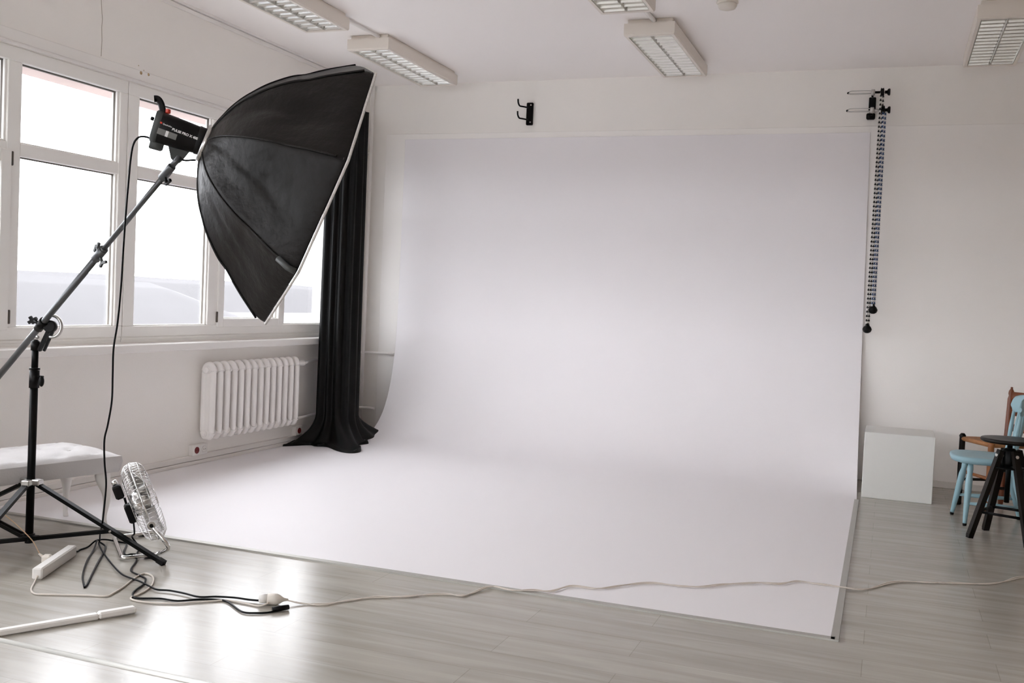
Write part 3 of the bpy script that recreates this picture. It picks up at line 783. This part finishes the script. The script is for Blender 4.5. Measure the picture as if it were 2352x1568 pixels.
def skirt(i,j):
    p = ring[i]; c0_ = bq(BLn/2,BWd/2,p.z); ins = (0,0.0,0.004,0.012)[j]; z = (p.z,0.360,0.318,0.305)[j]
    dd = (c0_-p); dd.z = 0
    return V((p.x,p.y,z))+dd.normalized()*(ins-(0.006 if j == 1 else 0))
m.grid(skirt,nn,4,wrap=True)
m.add([skirt(i,3) for i in range(nn)],[list(range(nn))])
cu_ = m.build('cushion',SKIN_W,bench)
m = MB()
for i in range(-8,9):
    for j in range(-8,9):
        l = (i+j)/2*0.20; wd = (i-j)/2*0.16
        if 0.06 < l < BLn-0.06 and 0.05 < wd < BWd-0.05: MB().ball(bq(l,wd,0.419),0.010,10,(1,1,0.5)).build('button',SKIN_W,cu_)
def cabriole(l,wd,dl,dw):
    prof = [(0.305,-0.012,0.086),(0.26,-0.010,0.082),(0.225,-0.002,0.070),(0.185,0.008,0.050),(0.12,0.006,0.032),(0.07,-0.002,0.024),(0.03,0.0,0.026),(0.012,0.008,0.030),(0.0,0.010,0.028)]
    vs = []; fs = []
    for z,o,wd_ in prof:
        c_ = bq(l+dl*o,wd+dw*o,z); h_ = wd_/2
        vs += [c_+be*(sx*h_)+bs_*(sy*h_) for sx,sy in ((-1,-1),(1,-1),(1,1),(-1,1))]
    for i in range(len(prof)-1):
        for k in range(4): fs.append((i*4+k,i*4+(k+1)%4,(i+1)*4+(k+1)%4,(i+1)*4+k))
    mb = MB(); mb.add(vs,fs,True); mb.add(vs[:4],[(0,1,2,3)]); mb.add(vs[-4:],[(0,1,2,3)])
    o = mb.build('leg',WOOD_W,bench)
    md = o.modifiers.new('sub','SUBSURF'); md.levels = 1; md.render_levels = 2
for l,dl in ((0.035,-1),(BLn-0.035,1)):
    for wd,dw in ((0.03,-1),(BWd-0.035,1)): cabriole(l,wd,dl,dw)

# ================================================================== RADIATOR AND PIPES
rad = thing('radiator',(0.08,-1.815,0.19),'white ribbed column radiator on the wall below the windows','radiator')
m = MB(); NSEC = 14; RY0, RY1, RZ0, RZ1 = -2.415, -1.225, 0.185, 0.738
pit_ = (RY1-RY0)/NSEC
for k in range(NSEC):
    y = RY0+pit_*(k+0.5)
    for x in (0.045,0.118):
        pz = [(RZ0+0.02,0.006),(RZ0+0.035,0.016),(RZ0+0.07,0.0255),(RZ0+0.12,0.0265),(RZ1-0.12,0.0265),(RZ1-0.07,0.0255),(RZ1-0.03,0.016),(RZ1-0.015,0.008)]
        m.tube([(x,y,z) for z,_ in pz],[r*0.88 for _,r in pz],12)
    m.box((0.045,y-0.012,RZ0+0.05),(0.118,y+0.012,RZ1-0.05))
    hd = catmull([(0.045,y,RZ1-0.055),(0.060,y,RZ1-0.018),(0.085,y,RZ1-0.008),(0.105,y,RZ1-0.016),(0.120,y,RZ1-0.055)],4)
    m.tube(hd,0.024,10)
    hd = catmull([(0.045,y,RZ0+0.055),(0.060,y,RZ0+0.022),(0.085,y,RZ0+0.018),(0.105,y,RZ0+0.022),(0.120,y,RZ0+0.055)],4)
    m.tube(hd,0.022,10)
m.tube([(0.085,RY0+0.005,RZ1-0.045),(0.085,RY1-0.005,RZ1-0.045)],0.026,12).tube([(0.085,RY0+0.005,RZ0+0.045),(0.085,RY1-0.005,RZ0+0.045)],0.026,12)
m.build('body',RAD,rad)
for y in (RY0+0.004,):
    MB().lathe([(0.022,0),(0.022,0.012),(0.012,0.018)],(0.085,y,RZ1-0.045),(0,-1,0),12).build('end_plug',RAD,rad)
    MB().lathe([(0.022,0),(0.022,0.012),(0.012,0.018)],(0.085,y,RZ0+0.045),(0,-1,0),12).build('end_plug',RAD,rad)
MB().lathe([(0.012,0),(0.012,0.026)],(0.085,RY1-0.006,RZ1-0.045),(0,1,0),14).build('valve_union',DARKGAP,rad)
MB().lathe([(0.014,0.0),(0.022,0.006),(0.026,0.05),(0.024,0.085),(0.014,0.10)],(0.085,RY1+0.02,RZ1-0.045),(0,1,0),18).build('thermostat_valve',WHITEP,rad)
MB().lathe([(0.016,0.0),(0.018,0.03),(0.012,0.034)],(0.085,RY1-0.006,RZ0+0.045),(0,1,0),14).build('lower_union',DARKGAP,rad)
p1 = rnd([(0.085,-1.09,0.693),(0.05,-0.98,0.700),(0.030,-0.90,0.702),(0.030,-0.05,0.745),(0.10,-0.030,0.748),(0.375,-0.030,0.748)],0.04)
tag(MB().tube(p1,0.0125,10).build('heating_pipe',RAD),'white heating pipe above, from the radiator valve behind the black curtain','pipe')
p2 = rnd([(0.085,-1.19,0.230),(0.060,-1.0,0.228),(0.035,-0.92,0.226),(0.035,-0.12,0.226),(0.12,-0.05,0.226),(0.20,-0.05,0.226)],0.04)
tag(MB().tube(p2,0.0125,10).build('heating_pipe',RAD),'lower white heating pipe leaving the bottom of the radiator','pipe')
tag(MB().tube([(0.055,-0.045,0.0),(0.055,-0.045,H)],0.016,12).build('riser_pipe',RAD),'thin white riser pipe in the corner beside the curtain','pipe')

# sockets over the trunking
def wallplate(y0,y1,z0,z1,red,label):
    t = thing('wall_socket',(0,(y0+y1)/2,(z0+z1)/2),label,'socket')
    MB().box((0,y0,z0),(0.042,y1,z1),0.005).build('cover',WHITEP,t)
    for (yy,rd) in red:
        zc = (z0+z1)/2
        fc_ = tag(MB().lathe([(0.0245,0.0),(0.0245,0.003),(0.020,0.004),(0.019,0.0005)],(0.042,yy,zc),(1,0,0),24).build('socket_face',REDP if rd else WHITEP,t),label='dark red round socket' if rd else None)
        mm_ = MB()
        for q in (-0.0095,0.0095): mm_.lathe([(0.003,0),(0.003,0.001)],(0.0455,yy+q,zc),(1,0,0),8)
        mm_.build('pin_holes',BLACKP,fc_)
wallplate(-2.475,-2.305,0.070,0.150,[(-2.432,True),(-2.348,False)],'double wall socket, one red and one white, left under the radiator')
wallplate(-1.130,-1.030,0.070,0.150,[(-1.08,True)],'single red wall socket near the black curtain')

# ================================================================== BLACK CURTAIN
cur = thing('black_curtain',(0.25,-0.80,0),'long black curtain gathered in the corner, its hem spread on the floor','curtain')
CX, CY = 0.235, -0.790
def curtain(i,j):
    a = 2*PI*i/120; t = j/60                # t: 0 top .. 1 floor
    z = 2.86*(1-t)**1.15
    fold = 1+0.10*math.cos(a*13+0.6*math.sin(3*t))+0.04*math.cos(a*7+1.3)
    fl = max(0,(0.24-z)/0.24); fl2 = fl**1.7
    rx = (0.150+0.012*t+0.10*fl2)*fold; ry = (0.190+0.015*t+0.14*fl2)*fold
    x = CX+rx*math.cos(a); y = CY+ry*math.sin(a)
    if fl2 > 0:                              # hem pulled out in three lobes
        for (ang,l) in ((-2.05,0.16),(-0.72,0.34),(0.95,0.30)):
            dd = (a-ang+PI) % (2*PI)-PI
            k = math.exp(-(dd/0.36)**2)*fl2*l
            x += math.cos(ang)*k; y += math.sin(ang)*k
    x = max(x,0.055)
    z = max(z,0.010)
    return V((x,y,z+(0.012*(1+math.sin(a*9))*(1 if t >= 1 else 0))))
m = MB().grid(curtain,120,61,wrap=True)
m.build('fabric',CURT,cur)
def hem(i,j):
    a = 2*PI*i/120; p = curtain(i,60); c_ = V((CX,CY,0)); k = j/5
    q = c_.lerp(p,1+0.14*k*(0.6+0.5*math.sin(a*5)))
    q.x = max(q.x,0.05)
    q.z = 0.012+0.030*math.sin(PI*k)*(0.6+0.4*math.sin(a*11+k*3))
    if j == 5: q.z = 0.007
    return q
m = MB().grid(hem,120,6,wrap=True); m.build('hem',CURT,cur)
MB().tube([(0.0,-0.98,2.885),(0.10,-0.98,2.885),(0.235,-0.98,2.885),(0.235,-0.62,2.885),(0.10,-0.62,2.885),(0.0,-0.62,2.885)],0.010,8).build('rail',WHITEP,cur)

# ================================================================== WALL BRACKETS FOR PAPER ROLLS
hk = thing('roll_hook_bracket',(1.60,0,2.95),'small black double hook bracket high on the wall above the backdrop','bracket')
MB().box((1.580,-0.030,2.848),(1.640,0,3.045),0.006).build('plate',BLACKM,hk)
for z in (3.000,2.895):
    m = MB(); yy = -0.05
    m.tube(rnd([(1.60,-0.02,z),(1.585,-0.10,z-0.006),(1.560,-0.15,z-0.008),(1.548,-0.155,z+0.02),(1.546,-0.155,z+0.052)],0.02),0.007,8)
    m.build('hook',BLACKM,hk)
for z in (3.022,2.872): MB().lathe([(0.007,0),(0.007,0.003),(0.003,0.005)],(1.622,-0.030,z),(0,-1,0),10).build('screw',STEEL,hk)

ld = thing('chain_roll_bracket',(4.47,0,2.94),'black chain drive bracket with two metal arms at top right of the backdrop','bracket')
MB().box((4.438,-0.035,2.905),(4.490,0,3.010),0.005).box((4.425,-0.045,2.838),(4.490,0,2.885),0.008).box((4.448,-0.02,2.88),(4.478,0,2.91)).build('plate',BLACKM,ld)
for zi,z in enumerate((3.030,2.893)):
    y = -0.115
    m = MB()
    for (du,dv) in ((0.014,0.0),(-0.007,0.012),(-0.007,-0.012)):
        m.tube(catmull([(4.462,y+dv*0.3,z+du*0.4),(4.440,y+dv,z+du),(4.36,y+dv*1.1,z+du*1.1),(4.305,y+dv,z+du*1.0),(4.285,y+dv*0.4,z+du*0.3)],4),0.0035,8)
    m.build('expanding_arm',STEEL,ld)
    MB().ball((4.284,y,z),0.009,10).build('arm_tip',BLACKP,ld)
    MB().lathe([(0.022,-0.014),(0.024,-0.010),(0.024,0.010),(0.020,0.014)],(4.468,y,z),(1,0,0),18).build('arm_hub',STEEL,ld)
    MB().tube([(4.463,-0.03,z-0.022),(4.463,y,z-0.020)],0.008,8).build('hook',BLACKM,ld)
    MB().tube([(4.470,y,z),(4.535,y,z)],0.009,10).build('axle',STEEL if zi else BLACKM,ld)
    MB().lathe([(0.018,-0.014),(0.034,-0.010),(0.028,0.0),(0.034,0.010),(0.018,0.014)],(4.535+0.012*zi,y,z),(1,0,0),22).build('chain_wheel',BLACKP,ld)
    MB().lathe([(0.012,0.0),(0.012,0.016),(0.024,0.022),(0.028,0.034),(0.022,0.040)],(4.553+0.008*zi,y,z),(1,0,0),18).build('end_knob',BLACKP,ld)
def chain(name, xa, xb, z_top, x_end, z_end, m_, label):
    t = thing(name,(x_end,-0.115,z_end),label,'chain')
    n = int((z_top-z_end)/0.017)
    for (x0,yo) in ((xa,-0.015),(xb,0.018)):
        mb = MB()
        for k in range(n):
            f_ = k/n; x = x0+(x_end+(0.008 if x0 == xb else -0.008)-x0)*f_
            mb.lathe([(0.0035,0),(0.0082,0.004),(0.0082,0.013),(0.0035,0.017)],(x,-0.115+yo*(1-0.4*f_),z_top-0.017*(k+1)),(0,0,1),7,caps=False)
        mb.build('bead_strand',m_,t)
    MB().lathe([(0.010,0.045),(0.012,0.03),(0.026,0.016),(0.034,0.0),(0.034,-0.010),(0.026,-0.026),(0.010,-0.034)],(x_end,-0.115,z_end),(0,0,1),18).build('weight',BLACKP,t)
chain('bead_chain',4.526,4.543,3.04,4.526,1.200,CHAIN_BW,'longer black and white bead chain hanging beside the backdrop')
chain('bead_chain',4.550,4.566,2.90,4.560,1.352,CHAIN_BL,'shorter blue and white bead chain with a black weight')

# ================================================================== CEILING LIGHTS
def ceiling_light(loc, label):
    t = thing('ceiling_light',loc,label,'ceiling light','louvred fluorescent ceiling lights')
    W2, LN = 0.175, 1.28
    z = -0.115
    m = MB().box((-W2+0.02,0.02,-0.035),(W2-0.02,LN-0.02,0),0.004)
    # tapered rim open below
    o_, i_ = (W2,LN), (W2-0.024,LN-0.028)
    ro = [(-W2,0,z+0.012),(W2,0,z+0.012),(W2,LN,z+0.012),(-W2,LN,z+0.012)]
    rt = [(-W2,0,-0.030),(W2,0,-0.030),(W2,LN,-0.030),(-W2,LN,-0.030)]
    rb = [(-W2+0.006,0.006,z),(W2-0.006,0.006,z),(W2-0.006,LN-0.006,z),(-W2+0.006,LN-0.006,z)]
    ri = [(-W2+0.026,0.034,z),(W2-0.026,0.034,z),(W2-0.026,LN-0.034,z),(-W2+0.026,LN-0.034,z)]
    ru = [(-W2+0.028,0.036,-0.045),(W2-0.028,0.036,-0.045),(W2-0.028,LN-0.036,-0.045),(-W2+0.028,LN-0.036,-0.045)]
    vs = rt+ro+rb+ri+ru
    fs = [(a*4+k,a*4+(k+1)%4,(a+1)*4+(k+1)%4,(a+1)*4+k) for a in range(4) for k in range(4)]
    m.add(vs,fs+[(0,1,2,3),(16,17,18,19)])
    ho = m.build('housing',LAMPH,t); ho.location = (0,0,0)
    lv = MB(); NB = 15
    for k in range(NB):
        y = 0.045+(LN-0.09)*k/(NB-1)
        for sx in (-1,1):
            x0, x1 = (sx*0.010, sx*(W2-0.032))
            pr2 = [(-0.013,0.030),(-0.005,0.017),(-0.0015,0.004),(0.0015,0.004),(0.005,0.017),(0.013,0.030)]
            lv.add([(xx,y+dy,z+dz) for dy,dz in pr2 for xx in (x0,x1)],[(2*q,2*q+1,2*q+3,2*q+2) for q in range(5)])
    for xc in (-(W2-0.030),0,(W2-0.030)):
        lv.add([(xc-0.010,0.036,z+0.042),(xc-0.010,LN-0.036,z+0.042),(xc,LN-0.036,z+0.002),(xc,0.036,z+0.002),(xc+0.010,0.036,z+0.042),(xc+0.010,LN-0.036,z+0.042)],[(0,1,2,3),(3,2,5,4)])
    lo = lv.build('louvre',LOUVER,t); lo.location = (0,0,0)
    for sx in (-1,1):
        to = MB().tube([(sx*0.078,0.05,-0.058),(sx*0.078,LN-0.05,-0.058)],0.0075,10).build('lamp_tube',TUBE_L,t); to.location = (0,0,0)
    return t
L0 = ceiling_light((0.900,-1.690,H),'white louvred ceiling light above the softbox, nearer the back wall')
for o_ in L0.children: pass
spots = [((0.860,-3.480,H),'white louvred ceiling light cut by the top edge, left of the centre'),
         ((3.055,-1.700,H),'white louvred ceiling light above the middle of the backdrop'),
         ((3.040,-3.500,H),'white louvred ceiling light just showing at the top edge, right of centre'),
         ((5.255,-1.690,H),'shaded ceiling light in the upper right corner, dim and brownish')]
for loc,lb in spots:
    c_ = copy_tree(L0); c_.location = loc; c_['label'] = lb
tag(MB().tube([(0.965,-2.22,H-0.018),(0.985,-1.68,H-0.018)],0.013,10).build('cable_conduit',SILL),'short white conduit joining the two left ceiling lights','conduit','conduits between ceiling lights')
tag(MB().tube([(3.075,-2.24,H-0.018),(3.085,-1.69,H-0.018)],0.016,10).build('cable_conduit',SILL),'short white conduit joining the two middle ceiling lights','conduit','conduits between ceiling lights')
sd_ = thing('smoke_detector',(3.62,-1.985,H),'round cream smoke detector on the ceiling at the top edge','smoke detector')
MB().lathe([(0.066,0),(0.068,-0.018),(0.058,-0.024)],(3.62,-1.985,H),(0,0,1),28).build('base',CREAMP,sd_)
MB().lathe([(0.058,-0.024),(0.060,-0.034),(0.050,-0.052),(0.020,-0.062),(0.0,-0.064)],(3.62,-1.985,H),(0,0,1),28).build('dome',CREAMP,sd_)

# ================================================================== RIGHT-HAND FURNITURE
cb = thing('posing_cube',(4.80,-0.58,0),'plain white painted cube standing by the right edge of the backdrop','cube')
m = MB().box((4.566,-0.820,0.0),(5.036,-0.345,0.472),0.003); m.build('cube_body',CUBE_W,cb)

# light blue spindle-back chair facing left
bc = thing('spindle_chair',(5.33,-1.29,0),'light blue painted wooden chair with a spindle back','chair')
def seat_outline(n=36):
    out = []
    for k in range(n):
        a = 2*PI*k/n; ca, sa = math.cos(a), math.sin(a)
        out.append((5.335+0.230*math.copysign(abs(ca)**0.62,ca), -1.29+(0.215-0.02*ca)*math.copysign(abs(sa)**0.70,sa)))
    return out
so_ = seat_outline(); n = len(so_); m = MB()
rings = [(0.86,0.392),(0.97,0.400),(1.0,0.418),(0.99,0.432),(0.94,0.437),(0.6,0.430),(0.05,0.427)]
vs = [V((5.335+(x-5.335)*s,-1.29+(y+1.29)*s,z)) for s,z in rings for x,y in so_]
m.add(vs,[(i*n+k,i*n+(k+1)%n,(i+1)*n+(k+1)%n,(i+1)*n+k) for i in range(len(rings)-1) for k in range(n)],True)
m.add([vs[k] for k in range(n)],[list(range(n))]); m.add([vs[6*n+k] for k in range(n)],[list(range(n))])
m.build('seat',BLUEC,bc)
def turned(a,b_,prof,name,m_,parent,n=14):
    a = V(a); b_ = V(b_); d = b_-a
    return MB().lathe([(r,t*d.length) for t,r in prof],a,d,n).build(name,m_,parent)
LEGP = [(0.0,0.012),(0.05,0.013),(0.45,0.020),(0.70,0.0215),(0.80,0.016),(0.88,0.019),(1.0,0.014)]
feet = [((5.150,-1.120,0.012),(5.215,-1.175,0.40)),((5.205,-1.480,0.012),(5.225,-1.405,0.40)),((5.560,-1.060,0.012),(5.455,-1.175,0.40)),((5.565,-1.475,0.012),(5.460,-1.405,0.40))]
for f_,t_ in feet:
    lg = turned(f_,t_,LEGP,'leg',BLUEC,bc)
    MB().lathe([(0.011,-0.012),(0.013,-0.006),(0.013,0.004)],f_,(0,0,1),10).build('foot_glide',BLACKP,lg)
def lp(k,z): f_,t_ = V(feet[k][0]),V(feet[k][1]); return f_.lerp(t_,(z-0.012)/(0.388))
STR = [(0.0,0.008),(0.5,0.016),(1.0,0.008)]
turned(lp(0,0.14),lp(2,0.14),STR,'stretcher',BLUEC,bc); turned(lp(1,0.14),lp(3,0.14),STR,'stretcher',BLUEC,bc)
turned((lp(0,0.14)+lp(2,0.14))/2,(lp(1,0.14)+lp(3,0.14))/2,STR,'stretcher',BLUEC,bc)
SPN = [(0.0,0.009),(0.10,0.014),(0.2,0.010),(0.55,0.014),(1.0,0.008)]
for k in range(6):
    t = k/5; y = -1.445+0.31*t
    xo = 0.035*math.sin(PI*t)
    turned((5.450+xo,y,0.43),(5.490+xo*1.2,y+(t-0.5)*0.07,0.765),SPN,'spindle',BLUEC,bc)
P_ = catmull([(5.476,-1.505,0.760),(5.511,-1.40,0.775),(5.533,-1.29,0.780),(5.511,-1.18,0.775),(5.476,-1.075,0.760)],8)
hh_ = [0.050+0.012*math.sin(PI*i/(len(P_)-1)) for i in range(len(P_))]
m = MB(); NA = 12
def crest(i,j):
    p = P_[j]; t = j/(len(P_)-1); a = 2*PI*i/NA
    e = min(1,math.sqrt(max(0.0,1-max(0,(abs(t-0.5)-0.40)/0.105)**2)))
    T_ = (P_[min(j+1,len(P_)-1)]-P_[max(j-1,0)]).normalized(); nx = T_.cross(V((0,0,1)))
    return p+nx*(math.cos(a)*0.011)+V((0,0,1))*(math.sin(a)*hh_[j]*max(e,0.12))
m.grid(lambda i,j: crest(i,j),NA,len(P_),wrap=True)
m.add([crest(i,0) for i in range(NA)],[list(range(NA))]); m.add([crest(i,len(P_)-1) for i in range(NA)],[list(range(NA))])
m.build('crest_rail',BLUEC,bc)

# reddish brown ladder-back chair behind it, turned to the left
wc = thing('ladder_back_chair',(5.42,-0.70,0),'reddish brown ladder-back chair with rush seat behind the blue chair','chair')
pA, pC = V((5.215,-0.690,0)), V((5.375,-0.985,0))
pB = V((5.495,-0.560,0)); pD = V((5.655,-0.855,0))
def post(p,h,name,m_,fin=False,lean_=V((0,0,0))):
    L_ = h
    prof = [(0.0,0.015),(0.03,0.019),(0.5,0.0205),(0.94,0.020),(0.97,0.023),(1.0,0.012)]
    if fin: prof = [(0.0,0.015),(0.05,0.020),(0.90,0.0205),(0.925,0.015),(0.945,0.019),(0.965,0.017),(0.985,0.008),(0.995,0.009),(1.0,0.004)]
    turned(p,p+V((0,0,h))+lean_,prof,name,m_,wc)
post(pA,0.505,'leg',DARKW); post(pC,0.490,'leg',LITWOOD)
bk = (pB-pA).normalized()
post(pB,0.845,'back_post',BROWN,True,bk*0.03); post(pD,0.845,'back_post',BROWN,True,bk*0.03)
m = MB()
e_ = V((0,0,0.468))
cen = (pA+pB+pC+pD)/4+V((0,0,0.462))
q4 = [pA+e_,pB+e_,pD+e_,pC+e_]
for k in range(4):
    a_, b2 = q4[k], q4[(k+1)%4]
    m.add([a_+V((0,0,0.014)),b2+V((0,0,0.014)),cen+V((0,0,0.006))],[(0,1,2)])
    m.add([a_-V((0,0,0.014)),b2-V((0,0,0.014)),cen-V((0,0,0.012))],[(0,1,2)])
    m.tube([a_,b2],0.016,10)
m.build('rush_seat',RUSH,wc)
def rung(p,q,z,m_,r=0.010): MB().tube([p+V((0,0,z)),q+V((0,0,z))],r,10).build('rung',m_,wc)
for z in (0.30,0.18): rung(pA,pB,z,DARKW); rung(pC,pD,z,DARKW)
for z in (0.36,0.24): rung(pA,pC,z,LITWOOD,0.011)
rung(pB,pD,0.26,DARKW)
for z,hh2 in ((0.560,0.024),(0.670,0.024),(0.775,0.036)):
    a_, b2 = pB+bk*0.02+V((0,0,z)), pD+bk*0.02+V((0,0,z))
    m = MB()
    def slat(i,j,a_=a_,b2=b2,hh2=hh2,z=z):
        t = i/10; p = a_.lerp(b2,t)+bk*(0.02*math.sin(PI*t))
        top = hh2*(1+0.5*math.sin(PI*t)*(1 if z > 0.8 else 0.2))
        return p+V((0,0,(-hh2,top)[j]))
    m.grid(slat,11,2); m.build('slat',BROWN,wc,solid=0.012)

# black industrial swivel stool in front
sl = thing('swivel_stool',(5.40,-1.76,0),'black wooden swivel stool with a round seat at the right edge','stool')
SC = V((5.405,-1.765,0))
MB().lathe([(0.02,0.578),(0.150,0.580),(0.163,0.588),(0.165,0.598),(0.160,0.604),(0.10,0.600),(0.0,0.599)],SC,(0,0,1),40).build('seat',DARKW,sl)
MB().tube([SC+V((0,0,0.22)),SC+V((0,0,0.58))],0.015,12).build('screw_post',BLACKM,sl)
MB().lathe([(0.022,0.44),(0.040,0.445),(0.042,0.455),(0.042,0.53),(0.030,0.545),(0.022,0.548)],SC,(0,0,1),18).build('hub',BLACKM,sl)
fts = [V((5.208,-1.862,0.0)),V((5.320,-1.560,0.0)),V((5.508,-1.985,0.0)),V((5.615,-1.655,0.0))]
for f_ in fts:
    d = (SC-f_); d.z = 0; dn = d.normalized()
    top = SC-dn*0.055+V((0,0,0.535))
    lg = MB().bar(f_+V((0,0,0.012)),top,0.036,0.030,dn).build('leg',DARKW,sl)
    MB().bar(f_+V((0,0,0.002)),f_+V((0,0,0.03))+dn*0.002,0.034,0.028,dn).build('foot',BLACKP,lg)
    MB().lathe([(0.010,-0.03),(0.010,0.03)],top-V((0,0,0.03))-dn*0.0,dn,10).build('bolt',STEEL,lg)
MB().lathe([(0.050,0.425),(0.095,0.428),(0.095,0.436),(0.050,0.438)],SC,(0,0,1),24).build('spacer_plate',BLACKM,sl)
ringp = [f_.lerp(SC-(SC-f_).normalized()*0.055+V((0,0,0.535)),0.30) for f_ in (fts[0],fts[1],fts[3],fts[2])]
for k in range(4): MB().tube([ringp[k],ringp[(k+1)%4]],0.0085,8).build('foot_bar',BLACKM,sl)
